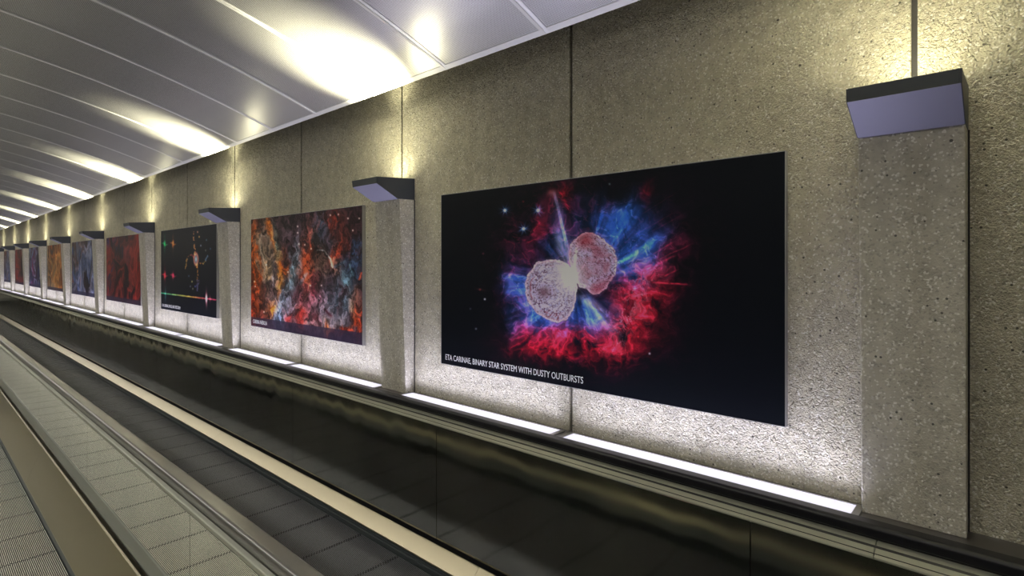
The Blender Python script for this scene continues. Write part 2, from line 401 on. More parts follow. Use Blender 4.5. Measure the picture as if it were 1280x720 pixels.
def paint_clouds(x, y):
    """tall clouds of orange, slate blue and rose"""
    img = np.zeros(x.shape + (3,)); img += np.array([44, 27, 34]) / 255.
    wx = (fbm(x / 8, y / 15, 5, 13, .62) - .5) * 14; wy = (fbm(x / 8, y / 15, 5, 29, .62) - .5) * 26
    X, Y = x + wx, y + wy
    tex = [fbm(X / 7, Y / 16, 5, 50 + i * 7, .62) for i in range(6)]
    rows = [
        (330, 300, 12, 40, 0, (94, 72, 58), .9), (318, 330, 5, 48, 0, (196, 84, 22), 1), (316, 385, 8, 22, 0, (156, 52, 22), 1), (331, 392, 11, 16, 0, (122, 44, 40), .9),
        (330, 322, 6, 34, 0, (134, 122, 110), .9), (356, 298, 12, 22, 0, (62, 44, 50), .9), (364, 305, 9, 20, 0, (96, 80, 94), .7), (334, 340, 4, 16, 0, (176, 142, 108), .9),
        (337, 283, 3.2, 14, -10, (214, 104, 26), 1), (341, 300, 2.6, 14, -12, (190, 100, 44), .9), (345, 305, 2.6, 24, -6, (130, 146, 138), .9), (345, 322, 2.2, 12, -10, (236, 196, 140), 1),
        (366, 348, 6, 26, 14, (118, 152, 172), 1), (372, 335, 4, 30, 8, (110, 128, 150), .7), (350, 384, 9, 16, 0, (140, 170, 216), 1), (363, 386, 11, 14, 0, (150, 162, 186), .9),
        (352, 346, 4.5, 17, 0, (226, 110, 34), .95), (349, 346, 2.4, 10, 0, (250, 196, 100), .8), (355, 330, 3, 10, 0, (214, 88, 30), .9), (342, 352, 2.8, 18, 0, (206, 190, 206), .9), (338, 388, 4.5, 10, 10, (246, 132, 48), 1),
        (392, 286, 12, 18, 0, (96, 54, 62), .8), (390, 294, 7, 12, 0, (168, 120, 126), .8), (386, 330, 6, 26, 4, (196, 74, 40), 1), (383, 350, 7, 14, 0, (220, 92, 46), 1), (402, 284, 6, 12, 0, (62, 100, 138), .9),
        (398, 304, 6, 12, 0, (30, 28, 32), .95), (404, 332, 9, 14, 0, (112, 86, 76), .9), (372, 365, 7, 12, 0, (70, 40, 48), .8), (417, 280, 8, 9, 0, (140, 44, 30), .9), (423, 309, 5, 12, 25, (196, 66, 36), 1),
        (438, 309, 3, 6, 0, (166, 50, 34), .9), (443, 319, 8, 12, 0, (52, 92, 142), .9), (441, 345, 9, 14, 0, (40, 58, 84), .8), (430, 290, 10, 14, 0, (70, 34, 36), .7), (413, 300, 5, 8, 0, (92, 88, 110), .7),
        (401, 378, 20, 15, 0, (174, 132, 152), .95), (388, 362, 7, 12, 0, (160, 66, 84), .9), (412, 395, 16, 12, 0, (166, 156, 172), .85), (425, 375, 12, 22, 0, (84, 102, 120), .85), (432, 352, 4, 14, -10, (116, 158, 178), .8),
        (420, 355, 8, 14, 0, (70, 66, 80), .7), (378, 397, 5, 12, 0, (196, 62, 56), .95), (362, 400, 4, 8, 0, (176, 58, 60), .9), (394, 400, 5, 8, 0, (120, 40, 50), .7), (404, 404, 20, 5, 0, (186, 160, 160), .7),
        (448, 402, 5, 14, 0, (206, 72, 40), 1), (441, 392, 3, 10, 0, (224, 184, 150), .8), (428, 415, 14, 4, 0, (156, 58, 38), .95), (409, 411, 4, 3, 0, (236, 120, 60), .9), (445, 372, 5, 12, 0, (120, 80, 70), .7),
        (418, 331, 3, 8, -10, (226, 156, 130), .9)]
    blobs(img, X, Y, rows, tex, .22, .62)
    for (x0, y0, x1, y1, w, c, a) in ((396, 313, 405, 313, 1, (210, 215, 225), .8), (405, 313, 413, 323, 1, (225, 215, 215), .8), (413, 323, 416, 334, 1.4, (240, 190, 160), .9), (418, 334, 432, 326, 2, (80, 110, 140), .6), (384, 341, 374, 356, 2, (140, 170, 196), .5),
                                   (452, 340, 449, 350, 1.3, (210, 80, 44), .7), (441, 345, 437, 330, 1, (130, 176, 196), .7), (401, 372, 396, 384, 1.2, (60, 22, 34), .6), (405, 386, 414, 396, 1.6, (70, 20, 34), .8), (384, 372, 392, 388, 1.0, (60, 22, 34), .6)):
        t, d = seg(x + wx * .18, y + wy * .12, x0, y0, x1, y1); mix(img, np.exp(-(d / w) ** 2) * sst(-.12, .08, t) * sst(1.12, .92, t) * a, c)
    lum = fbm(X / 3.2, Y / 6.5, 4, 90, .6); rg = ridge(X / 5, Y / 11, 4, 123)
    img *= (.50 + 1.05 * sst(.2, .8, lum))[..., None]
    img += (sst(.80, .97, rg) * .08)[..., None] * np.array([1, .85, .8])
    img *= (1 - .35 * sst(.74, .97, ridge(X / 8 + 9, Y / 17, 3, 321)))[..., None]
    for (sx, sy) in ((372, 283), (372, 291), (373.5, 305), (413, 269), (423, 268), (435, 273), (441, 288), (449, 273), (388, 357), (402, 357), (318, 352), (319, 358), (381, 306), (389, 311), (360, 340), (330, 390), (333, 331)):
        add(img, gs(x, y, sx, sy, .65, .75) * .9, (250, 225, 215))
    top = 275 + (x - 314) * (-18.5 / 139); bot = 407 + (x - 314) * (24 / 139); b = (y - top) / (bot - top)
    m = sst(.912, .918, b)[..., None]
    img = img * (1 - m) + m * (img * .22 + np.array([38, 32, 48]) / 255.)
    return np.clip(img, 0, 1)

def paint_spectrum(x, y):
    """thin coloured spectra and a small ringed source on a near black sky"""
    img = np.zeros(x.shape + (3,)); img += np.array([12, 16, 29]) / 255.
    wx = (fbm(x / 3, y / 3, 3, 3) - .5) * 3.4; sp = vnoise(x / 1.1, y / 1.5, 7); sp2 = vnoise(x / 1.6, y / 2.2, 19)
    X = x + wx
    for (x0, y0, x1, y1, w, c) in ((242.5, 290, 243.5, 318, .9, (190, 130, 80)), (246, 330, 247.5, 352, .9, (210, 140, 60)), (247.5, 350, 247, 364, 1.1, (90, 90, 130)),
                                   (231.5, 336, 234, 322, .8, (170, 130, 70)), (234, 322, 239, 318, .9, (150, 90, 60)), (239, 318, 243, 322, 1.1, (120, 50, 60)),
                                   (249, 329, 254, 330, .9, (200, 130, 60)), (254, 330, 257, 326, 1.0, (220, 180, 90)), (257, 326, 260, 319, 1.1, (90, 120, 150))):
        t, d = seg(X, y, x0, y0, x1, y1); mix(img, np.exp(-(d / w) ** 2) * sst(-.1, .05, t) * sst(1.1, .95, t) * sst(.15, .6, sp) * 1.3, c)
    for (sx, sy, c) in ((249, 296, (200, 150, 70)), (251, 307, (120, 130, 140)), (257, 313, (90, 90, 70)), (258, 300, (60, 90, 90)), (240, 352, (170, 160, 80)), (238, 358, (90, 90, 90)), (241, 361, (120, 120, 80)), (247, 290, (200, 130, 90)), (263, 311, (40, 70, 90)), (236, 345, (60, 80, 100)), (244, 358, (80, 90, 150))):
        add(img, gs(x, y, sx, sy, .6, .9) * 1.1, c)
    q = np.hypot((x - 245) / 3.0, (y - 324) / 8.0)
    add(img, np.exp(-((q - .85) / .3) ** 2) * .9, (200, 110, 80)); add(img, np.exp(-(q / .55) ** 2), (190, 215, 240))
    for (sx, sy, c, h) in ((205.8, 305, (30, 190, 90), 8), (216.3, 304.5, (235, 120, 40), 7), (206, 344, (235, 36, 44), 8), (216.3, 344.5, (210, 30, 60), 4)):
        add(img, gs(x, y, sx, sy, .9, 2.2), c); add(img, gs(x, y, sx, sy, .8, h) * .45 * (.4 + sp), c)
        add(img, gs(x, y, sx - 2.3, sy - 1, 1.2, .7) * .6, c); add(img, gs(x, y, sx + 2.4, sy + 1, 1.2, .7, -25) * .6, c)
    t = (x - 201.5) / 69.5; ly = 366.3 + t * 8.6
    cols = np.array([[60, 190, 120], [110, 190, 110], [190, 200, 80], [235, 190, 60], [250, 120, 70], [245, 70, 90], [250, 60, 90]]) / 255.
    cc = np.stack([np.interp(t, np.linspace(0, 1, 7), cols[:, k]) for k in range(3)], -1)
    img += (np.exp(-((y - ly) / (.75 + .25 * sp2)) ** 2) * (.75 + .5 * sp2))[..., None] * cc
    add(img, gs(x, y, 206.8, 368, .6, 6) * .5, (80, 180, 160)); add(img, gs(x, y, 258, 373, .8, 7) * .8, (240, 120, 120)); add(img, gs(x, y, 258, 373, .8, 3), (255, 240, 240)); add(img, gs(x, y, 262.5, 373.5, .6, 3) * .6, (240, 90, 90))
    return np.clip(img, 0, 1)

def make_drift(seed, c1, c2, c3):
    def paint(x, y):                                              # x, y in metres on the print
        img = np.zeros(x.shape + (3,)); img += np.array([26, 16, 26]) / 255.
        wx = (fbm(x * 1.6, y * 1.6, 4, seed) - .5) * 1.8; wy = (fbm(x * 1.6, y * 1.6, 4, seed + 5) - .5) * 1.8
        X, Y = x + wx, y + wy
        mix(img, sst(.40, .7, fbm(X * 1.5, Y * 1.5, 5, seed + 9, .6)) * .95, c1)
        mix(img, sst(.46, .75, fbm(X * 2.1, Y * 2.1, 5, seed + 19, .6)) * .9 * sst(2.3, .6, x), c2)
        mix(img, sst(.55, .8, ridge(X * 2.2, Y * 2.2, 4, seed + 29)) * .6, c3)
        img *= (.4 + 1.1 * fbm(X * 5, Y * 5, 4, seed + 39, .6))[..., None]
        m = sst(1.125, 1.135, y)[..., None]
        return np.clip(img * (1 - m) + m * (img * .2 + np.array([30, 28, 44]) / 255.), 0, 1)
    return paint
# ------------------------------------------------------------------ setting
def structure(o): return tag(o, kind='structure')

b = MB(); y = [Y_BACK] + [PILLARS[0] - PITCH + .8425 * 0] ; joints = []
j = .295
while j - PITCH / 2 > Y_BACK: j -= PITCH / 2
while j < Y_END: joints.append(j); j += PITCH / 2
edges = [Y_BACK] + joints + [Y_END]
for a, c in zip(edges[:-1], edges[1:]):
    if c - a > .05: b.box(WALL, WALL + .10, a + .011, c - .011, -.2, 4.4)
b.box(WALL + .022, WALL + .2, Y_BACK, Y_END, -.2, 4.4, 1)
structure(b.build('wall_right', [M_WALL, M_JOINT]))
structure(MB().box(-5.2, -5.0, Y_BACK, Y_END, -.2, 4.4).build('wall_left', M_PLASTER))
structure(MB().box(-5.2, WALL + .2, Y_END, Y_END + .2, -.2, 4.4).build('wall_front', M_PLASTER))
structure(MB().box(-5.2, WALL + .2, Y_BACK - .2, Y_BACK, -.2, 4.4).build('wall_back', M_PLASTER))
structure(MB().box(-5.2, WALL + .2, Y_BACK, Y_END, -.35, -.08).box(-5.0, -1.02, Y_BACK, Y_END, -.08, 0).build('floor', M_FLOOR))
structure(MB().box(-5.2, WALL + .2, Y_BACK, Y_END, 4.3, 4.4).build('trim_1', M_VOID))

# vaulted ceiling of curved perforated sheets, one per bay strip
def vault(x): return EYE + 1.334 + .0509 * (3.542 ** 2 - (x + 1.058) ** 2)
ceil = structure(empty('ceiling'))
SEAM0, STRIP = 1.993 - .87 * 8, .87
xs = [2.484 - (2.484 + 4.60) * k / 40 for k in range(41)]
def sheet():
    v, f, sm = [], [], []
    w = STRIP - .006
    for x in xs: z = vault(x); v += [(x, .003, z), (x, w, z)]
    for i in range(40): f.append((2 * i, 2 * i + 1, 2 * i + 3, 2 * i + 2))
    n = len(v)                                                   # folded edges
    for x in xs: z = vault(x) + .03; v += [(x, .003, z), (x, w, z)]
    for i in range(40):
        f.append((2 * i, 2 * i + 2, n + 2 * i + 2, n + 2 * i)); f.append((2 * i + 1, n + 2 * i + 1, n + 2 * i + 3, 2 * i + 3))
    f.append((0, n, n + 1, 1)); f.append((n - 2, n - 1, 2 * n - 1, 2 * n - 2))
    return v, f
v, f = sheet()
panel0 = mesh_obj('ceiling_panel', v, f, M_CEIL, ceil)
bm = bmesh.new(); bm.from_mesh(panel0.data); bmesh.ops.recalc_face_normals(bm, faces=bm.faces); bm.to_mesh(panel0.data); bm.free()
md = panel0.modifiers.new('sheet', 'SOLIDIFY'); md.thickness = .0015
k = 0
yy = SEAM0
while yy < Y_END:
    o = panel0 if k == 0 else panel0.copy()
    if k: col.objects.link(o); o.parent = ceil
    o.location = (0, yy, 0); yy += STRIP; k += 1
# raised cover strips over the seams and the edge angle
def strip_mesh():
    v, f = [], []
    for x in xs: z = vault(x) - .0035; v += [(x, -.027, z), (x, -.004, z - .002), (x, -.003, z + .003), (x, .003, z + .003), (x, .004, z - .002), (x, .027, z)]
    for i in range(40):
        for q in range(5): a = 6 * i + q; f.append((a, a + 1, a + 7, a + 6))
    return v, f
v, f = strip_mesh(); s0 = mesh_obj('seam_strip', v, f, M_CEIL_EDGE, ceil)
n = k; yy = SEAM0
for k in range(n):
    o = s0 if k == 0 else s0.copy()
    if k: col.objects.link(o); o.parent = ceil
    o.location = (0, yy, 0); yy += STRIP
ze = vault(2.484)
MB().prism([(2.449, vault(2.449) - .004), (2.490, ze - .006), (2.490, ze + .03), (2.486, ze + .03), (2.486, ze - .001), (2.449, vault(2.449) - .001)], Y_BACK, Y_END).build('edge_trim', M_CEIL_EDGE, ceil)

# metal ledge at the foot of the wall
b = MB().prism([(2.515, .985), (WALL, .985), (WALL, .992), (2.515, .992)], Y_BACK, Y_END)
b.prism([(2.515, .96), (2.519, .96), (2.519, .992), (2.515, .992)], Y_BACK, Y_END)
structure(b.build('trim_2', M_LEDGE))

# ------------------------------------------------------------------ pillars
PW = .165
def make_pillar():
    root = empty('pillar')
    zt, zb = EYE + .505, .992
    xt, xb = 2.555, 2.617
    v = [(WALL, -PW, zb), (xb, -PW, zb), (xb, PW, zb), (WALL, PW, zb), (WALL, -PW, zt), (xt, -PW, zt), (xt, PW, zt), (WALL, PW, zt)]
    f = [(0, 3, 2, 1), (4, 5, 6, 7), (0, 1, 5, 4), (1, 2, 6, 5), (2, 3, 7, 6), (3, 0, 4, 7)]
    s = mesh_obj('shaft', v, f, M_PILLAR, root)
    md = s.modifiers.new('edge', 'BEVEL'); md.width = .004; md.segments = 2
    b = MB()
    for q in (-1, 1): b.box(WALL - .006, WALL - .0005, min(q * PW, q * (PW + .006)), max(q * PW, q * (PW + .006)), zb, zt)
    b.build('gap_shade', M_JOINT, root)  # dark strips standing in for the shaded gap between shaft and wall
    return root
def place(root, ys, labels, cat, group, x=0, z=0):
    out = []
    for i, y in enumerate(ys):
        o = root if i == 0 else copy_tree(root)
        o.location = (x, y, z); tag(o, labels[i], cat, group); out.append(o)
    return out
where = ['at the right, past the two-lobed nebula', 'between the two-lobed nebula and orange cloud pictures', 'between the orange cloud and dark spectrum pictures',
         'just left of the dark spectrum picture'] + ['%s along the wall counted from the right' % ROW[k] for k in range(4, 12)]
place(make_pillar(), PILLARS, ['tapered concrete pillar ' + w for w in where], 'pillar', 'concrete pillars along the wall')

# ------------------------------------------------------------------ uplight heads on the pillars
def make_uplight():
    root = empty('wall_uplight')
    W = PW + .002; t = .006
    z = lambda h: h                                              # local zero is the eye height
    side = [(WALL - .001, .505), (2.538, .500), (2.352, .598), (2.346, .648), (WALL - .001, .672)]
    b = MB()
    for s in (-1, 1):
        b.prism(side, s * W - (t if s > 0 else 0), s * W + (t if s < 0 else 0))
    b.prism([(2.346, .648), (2.352, .598), (2.360, .598), (2.354, .648)], -W + t, W - t)     # nose
    b.prism([(WALL - .001, .505), (WALL - .001, .672), (WALL - .008, .672), (WALL - .008, .505)], -W + t, W - t)
    b.build('housing', M_CAP, root, bevel=.0015)
    MB().prism([(2.350, .5985), (2.538, .4995), (2.5385, .5045), (2.356, .6025)], -W + t * .5, W - t * .5).prism([(2.538, .4995), (WALL - .002, .504), (WALL - .002, .510), (2.538, .506)], -W + t, W - t).build('underplate', M_CAP_LIT, root)
    # inner tray, bezel and lens, open to the top
    MB().box(2.40, WALL - .02, -W + .012, W - .012, .600, .606).build('inner_tray', M_ALU, root)
    seg = 28; v = []; f = []
    for r, h in ((.050, .607), (.062, .607), (.062, .640), (.055, .640), (.050, .612)):
        for k in range(seg): a = 2 * math.pi * k / seg; v.append((2.54 + r * math.cos(a), r * math.sin(a), h))
    for q in range(4):
        for k in range(seg): k2 = (k + 1) % seg; f.append((q * seg + k, q * seg + k2, (q + 1) * seg + k2, (q + 1) * seg + k))
    mesh_obj('bezel', v, f, M_CAP, root, True)
    v = [(2.54, 0, .620)] + [(2.54 + .0505 * math.cos(2 * math.pi * k / seg), .0505 * math.sin(2 * math.pi * k / seg), .616) for k in range(seg)]
    mesh_obj('lens', v, [(0, 1 + k, 1 + (k + 1) % seg) for k in range(seg)], M_LENS, root, True)
    ld = bpy.data.lights.new('lamp', 'SPOT'); ld.energy = SPOT_POWER; ld.color = SPOT_COLOR; ld.spot_size = math.radians(SPOT_ANGLE); ld.spot_blend = 1.0; ld.shadow_soft_size = .035
    l = bpy.data.objects.new('lamp', ld); col.objects.link(l); l.parent = root; l.location = (2.54, 0, .645); l.rotation_euler = (math.pi, math.radians(SPOT_TILT), 0)
    return root
SPOT_ANGLE = 70; SPOT_TILT = -19
place(make_uplight(), PILLARS, ['charcoal uplight head on the pillar ' + w for w in where], 'light', 'uplight heads on the pillars', z=EYE)

# ------------------------------------------------------------------ cool light strips lying on the ledge
def make_strip():
    L = 1.50; root = empty('light_strip')
    x0, x1 = 2.535, 2.672
    b = MB().box(x0, x0 + .012, 0, L, .0, .008).box(x1 - .012, x1, 0, L, 0, .008).box(x0 + .012, x1 - .012, 0, .028, 0, .008).box(x0 + .012, x1 - .012, L - .028, L, 0, .008)
    b.box(x0 + .012, x1 - .012, .028, L - .028, 0, .002)
    b.build('frame', M_ALU, root, bevel=.001)
    MB().box(x0 + .0125, x1 - .0125, .0285, L - .0285, .002, .005).build('diffuser', M_LED, root)
    ld = bpy.data.lights.new('wall_washer', 'AREA'); ld.shape = 'RECTANGLE'; ld.size = x1 - x0 - .03; ld.size_y = L - .06; ld.energy = SPOT_WASH; ld.color = LED_COLOR; ld.spread = math.radians(104)
    l = bpy.data.objects.new('wall_washer', ld); col.objects.link(l); l.parent = root; l.location = ((x0 + x1) / 2, L / 2, .0065); l.rotation_euler = (math.pi, 0, 0)
    return root
s_y = []; s_l = []
place_words = ['below the two-lobed nebula picture', 'below the orange cloud picture', 'below the dark spectrum picture', 'below the red cloud picture'] + ['in the %s bay counted from the right' % ROW[k] for k in range(4, 11)]
for k in range(11):
    c = BAYS[k]
    s_y += [c - .02 - 1.50, c + .02]; s_l += ['white light strip %s, right-hand of its pair' % place_words[k], 'white light strip %s, left-hand of its pair' % place_words[k]]
place(make_strip(), s_y, s_l, 'light', 'light strips on the ledge', z=.992)

line = empty('fill_channel', (-2.0, 0, vault(-2.16) - .004))  # fill added out of view to brighten the treads and lower wall
MB().prism([(-.16, -.05), (-.15, -.05), (-.15, -.012), (.15, -.012), (.15, -.05), (.16, -.05), (.16, -.004), (-.16, -.004)], Y_BACK + .2, Y_END - .2).build('channel', M_ALU, line)
yy = Y_BACK + .4
while yy < Y_END - 1.3:
    MB().box(-.148, .148, yy, yy + 1.25, -.040, -.030).build('diffuser', M_FILL, line)
    ld = bpy.data.lights.new('fill_light', 'AREA'); ld.shape = 'RECTANGLE'; ld.size = .28; ld.size_y = 1.2; ld.energy = FILL_WATTS; ld.color = (1.0, .97, .88); ld.spread = math.radians(105)
    l = bpy.data.objects.new('fill_light', ld); col.objects.link(l); l.parent = line; l.location = (0, yy + .62, -.045)
    yy += 1.32
tag(line, 'added out-of-view fill light channel over the open side of the corridor', 'light')

# ------------------------------------------------------------------ pictures
F_PX, VX, VY, CX = 690., -118., 330., 640.
_s, _c = math.sin(math.radians(YAW)), math.cos(math.radians(YAW))
XF = 2.668                                                       # front face of the prints
def design(Y, Z):
    """print coordinates of the drawings: a perspective grid laid over the print"""
    d = XF * _s + Y * _c
    return CX + F_PX * (XF * _c - Y * _s) / d, VY - F_PX * Z / d
def lin(c): return np.where(c <= .04045, c / 12.92, ((c + .055) / 1.055) ** 2.4)
def print_material(name):
    m, nt, b = new_mat(name)
    a = N(nt, 'ShaderNodeAttribute', attribute_name='print_colour')
    nt.links.new(a.outputs['Color'], b.inputs['Base Color']); b.inputs['Roughness'].default_value = .45; b.inputs['Specular IOR Level'].default_value = .12
    return m
M_PRINT = print_material('printed_picture')
def make_print(parent, y0, y1, z0, z1, nu, nv, paint, perspective, gain):
    yc, zc = parent.location.y, parent.location.z
    Y = np.linspace(y1, y0, nu); Z = np.linspace(z1, z0, nv)       # left to right, top to bottom as one faces the wall
    YY, ZZ = np.meshgrid(Y, Z)
    img = paint(*design(YY, ZZ)) if perspective else paint(y1 - YY, z1 - ZZ)
    colr = np.ones((nv, nu, 4), np.float32); colr[..., :3] = np.clip(lin(img) * gain, 0, .93)
    co = np.stack([np.full_like(YY, XF), YY - yc, ZZ - zc + EYE], -1).reshape(-1, 3)
    idx = np.arange(nu * nv).reshape(nv, nu)
    q = np.stack([idx[:-1, :-1], idx[1:, :-1], idx[1:, 1:], idx[:-1, 1:]], -1).reshape(-1, 4)
    me = bpy.data.meshes.new('print'); me.vertices.add(len(co)); me.vertices.foreach_set('co', co.ravel().astype(np.float32))
    me.loops.add(q.size); me.loops.foreach_set('vertex_index', q.ravel().astype(np.int32))
    me.polygons.add(len(q)); me.polygons.foreach_set('loop_start', np.arange(0, q.size, 4, dtype=np.int32))
    at = me.attributes.new('print_colour', 'FLOAT_COLOR', 'POINT'); at.data.foreach_set('color', colr.reshape(-1))
    me.materials.append(M_PRINT); me.update(calc_edges=True)
    o = bpy.data.objects.new('print', me); col.objects.link(o); o.parent = parent
    return o
def caption(parent, text, y_left, z_base, size, stretch):
    cu = bpy.data.curves.new('caption', 'FONT'); cu.body = text; cu.size = size; cu.extrude = .0004; cu.offset = 0
    o = bpy.data.objects.new('caption', cu); col.objects.link(o); o.parent = parent
    o.rotation_euler = (math.radians(90), 0, math.radians(-90)); o.scale = (stretch, 1, 1)
    o.location = (XF - .0012, y_left - parent.location.y, z_base + EYE - parent.location.z)
    cu.materials.append(M_TEXT); cu.resolution_u = 4
    dg = bpy.context.evaluated_depsgraph_get(); dg.update()
    me = bpy.data.meshes.new_from_object(o.evaluated_get(dg)); me.name = 'caption'
    n = bpy.data.objects.new('caption', me); col.objects.link(n); n.parent = parent
    n.rotation_euler = o.rotation_euler; n.scale = o.scale; n.location = o.location
    bpy.data.objects.remove(o); n.name = 'caption'; return n
def picture(k, y0, y1, z0, z1, nu, nv, paint, persp, label, gain=1.25):
    root = empty('picture', (0, (y0 + y1) / 2, EYE + z0)); h = z1 - z0; w = (y1 - y0) / 2
    b = MB(); t = .003; xf, xb = XF - .0008, WALL - .0005
    b.box(xf, xb, -w - t, -w, -t, h + t).box(xf, xb, w, w + t, -t, h + t).box(xf, xb, -w, w, -t, 0).box(xf, xb, -w, w, h, h + t).box(XF + .004, xb, -w, w, 0, h)
    b.build('frame', M_FRAME, root)
    make_print(root, y0, y1, z0, z1, nu, nv, paint, persp, gain)
    return tag(root, label, 'picture', 'space pictures on the concrete wall')
Z0, Z1 = -.722, .510
HW = 1.178
p = picture(0, .765, 3.135, -.733, .508, 900, 520, paint_bipolar, True, 'large framed print of a pale two-lobed nebula in a red and blue cloud')
caption(p, 'ETA CARINAE, BINARY STAR SYSTEM WITH DUSTY OUTBURSTS', 3.090, -.700, .057, .752)
p = picture(1, 4.185, 6.475, -.705, .508, 420, 300, paint_clouds, True, 'framed print of orange, rose and slate blue space clouds, second picture from the right')
caption(p, 'CARINA NEBULA', 6.42, -.672, .062, .76)
p = picture(2, 7.52, 9.79, -.690, .510, 300, 220, paint_spectrum, True, 'framed near-black print with thin coloured spectra and a small ringed source')
caption(p, 'ETA CARINAE, IMAGE AND SPECTRUM', 9.73, -.655, .062, .78)
drifts = [((104, 24, 24), (62, 50, 110), (150, 42, 34)), ((60, 80, 130), (120, 60, 40), (150, 150, 170)), ((150, 84, 34), (50, 60, 90), (210, 160, 90)), ((40, 60, 110), (120, 40, 90), (150, 170, 200))]
names = ['deep red and violet', 'slate blue and brown', 'amber and grey', 'dark blue and purple']
for k in range(3, 11):
    d = drifts[(k - 3) % 4]; c = BAYS[k]
    picture(k, c - HW, c + HW, Z0 + .02, Z1, 240, 130, make_drift(11 + 7 * k, *d), False, 'framed print of %s space clouds, %s picture from the right' % (names[(k - 3) % 4], ROW[k]))

# ------------------------------------------------------------------ balustrades
def pts_round(x0, x1, zt, zb, r, inn):
    """handrail outline: flat crown, rounded shoulders, turned-in lips"""
    p = []
    for a in range(0, 91, 15): p.append((x0 + r - r * math.cos(math.radians(a)), zt - r + r * math.sin(math.radians(a))))
    for a in range(90, -1, -15): p.append((x1 - r + r * math.cos(math.radians(a)), zt - r + r * math.sin(math.radians(a))))
    p += [(x1, zb + .006), (x1 - .005, zb), (x1 - inn, zb), (x1 - inn, zb + .012), (x0 + inn, zb + .012), (x0 + inn, zb), (x0 + .005, zb), (x0, zb + .006)]
    return p
Y0, Y1 = -3.0, 41.0
def rows(y_joint, pitch, gap, first=Y0, last=Y1):
    """lengths between regularly spaced joints"""
    a = y_joint
    while a > first: a -= pitch
    out = []
    while a < last:
        s, e = max(a + gap / 2, first), min(a + pitch - gap / 2, last)
        if e > s: out.append((s, e))
        a += pitch
    return out
H = lambda h: EYE - h
def far_balustrade():
    root = empty('balustrade', (2.40, 0, 0)); X = lambda p: [(x - 2.40, z) for x, z in p]
    MB().prism(X(pts_round(2.433, 2.509, H(.978), H(1.024), .018, .014)), Y0, Y1).build('handrail', M_RAIL, root, True)
    MB().prism(X([(2.449, H(1.012)), (2.493, H(1.012)), (2.493, H(1.04)), (2.449, H(1.04))]), Y0, Y1).build('rail_guide', M_BLACK, root)
    for a, c in rows(.381, 4.02, .003):
        MB().prism(X([(2.515, H(1.012)), (2.515, H(1.030)), (2.452, H(1.034)), (2.4215, H(1.0445)), (2.4215, H(1.0485)), (2.416, H(1.0510)), (2.410, H(1.0485)), (2.377, H(1.0690)), (2.376, H(1.078)), (2.384, H(1.080)), (2.45, H(1.080)), (2.515, H(1.20)), (2.525, H(1.20)), (2.525, H(1.012))]), a, c).build('deck', M_DECK, root, bevel=.001)
    MB().prism(X([(2.4235, H(1.0445)), (2.4203, H(1.0435)), (2.4135, H(1.0492)), (2.4180, H(1.0530))]), Y0, Y1).build('black_strip', M_BLACK, root)  # black strip standing in for the shaded groove below the deck lip
    for a, c in rows(.815, 2.022, .004):
        MB().prism(X([(2.372, H(1.074)), (2.372, H(1.826)), (2.376, H(1.830)), (2.384, H(1.830)), (2.384, H(1.074))]), a, c).build('side_panel', M_PANEL, root, bevel=.001)
    MB().prism(X([(2.388, H(1.06)), (2.388, H(1.94)), (2.44, H(1.94)), (2.44, H(1.06))]), Y0, Y1).build('core', M_BLACK, root)
    for a, c in rows(6.45, 4.05, .003):
        MB().prism(X([(2.352, H(1.846)), (2.344, H(1.838)), (2.338, H(1.839)), (2.266, H(1.916)), (2.264, H(1.924)), (2.270, H(1.930)), (2.352, H(1.930))]), a, c).build('sloped_skirt_deck', M_SKIRT_DECK, root)
    MB().prism(X([(2.280, H(1.925)), (2.280, H(1.945)), (2.275, H(1.947)), (2.280, H(1.951)), (2.280, H(1.966)), (2.274, H(1.970)), (2.280, H(1.974)), (2.280, H(2.07)), (2.30, H(2.07)), (2.30, H(1.925))]), Y0, Y1).build('skirt', M_SKIRT, root)
    return tag(root, 'long dark steel balustrade with black handrail at the foot of the wall', 'balustrade')
far_balustrade()
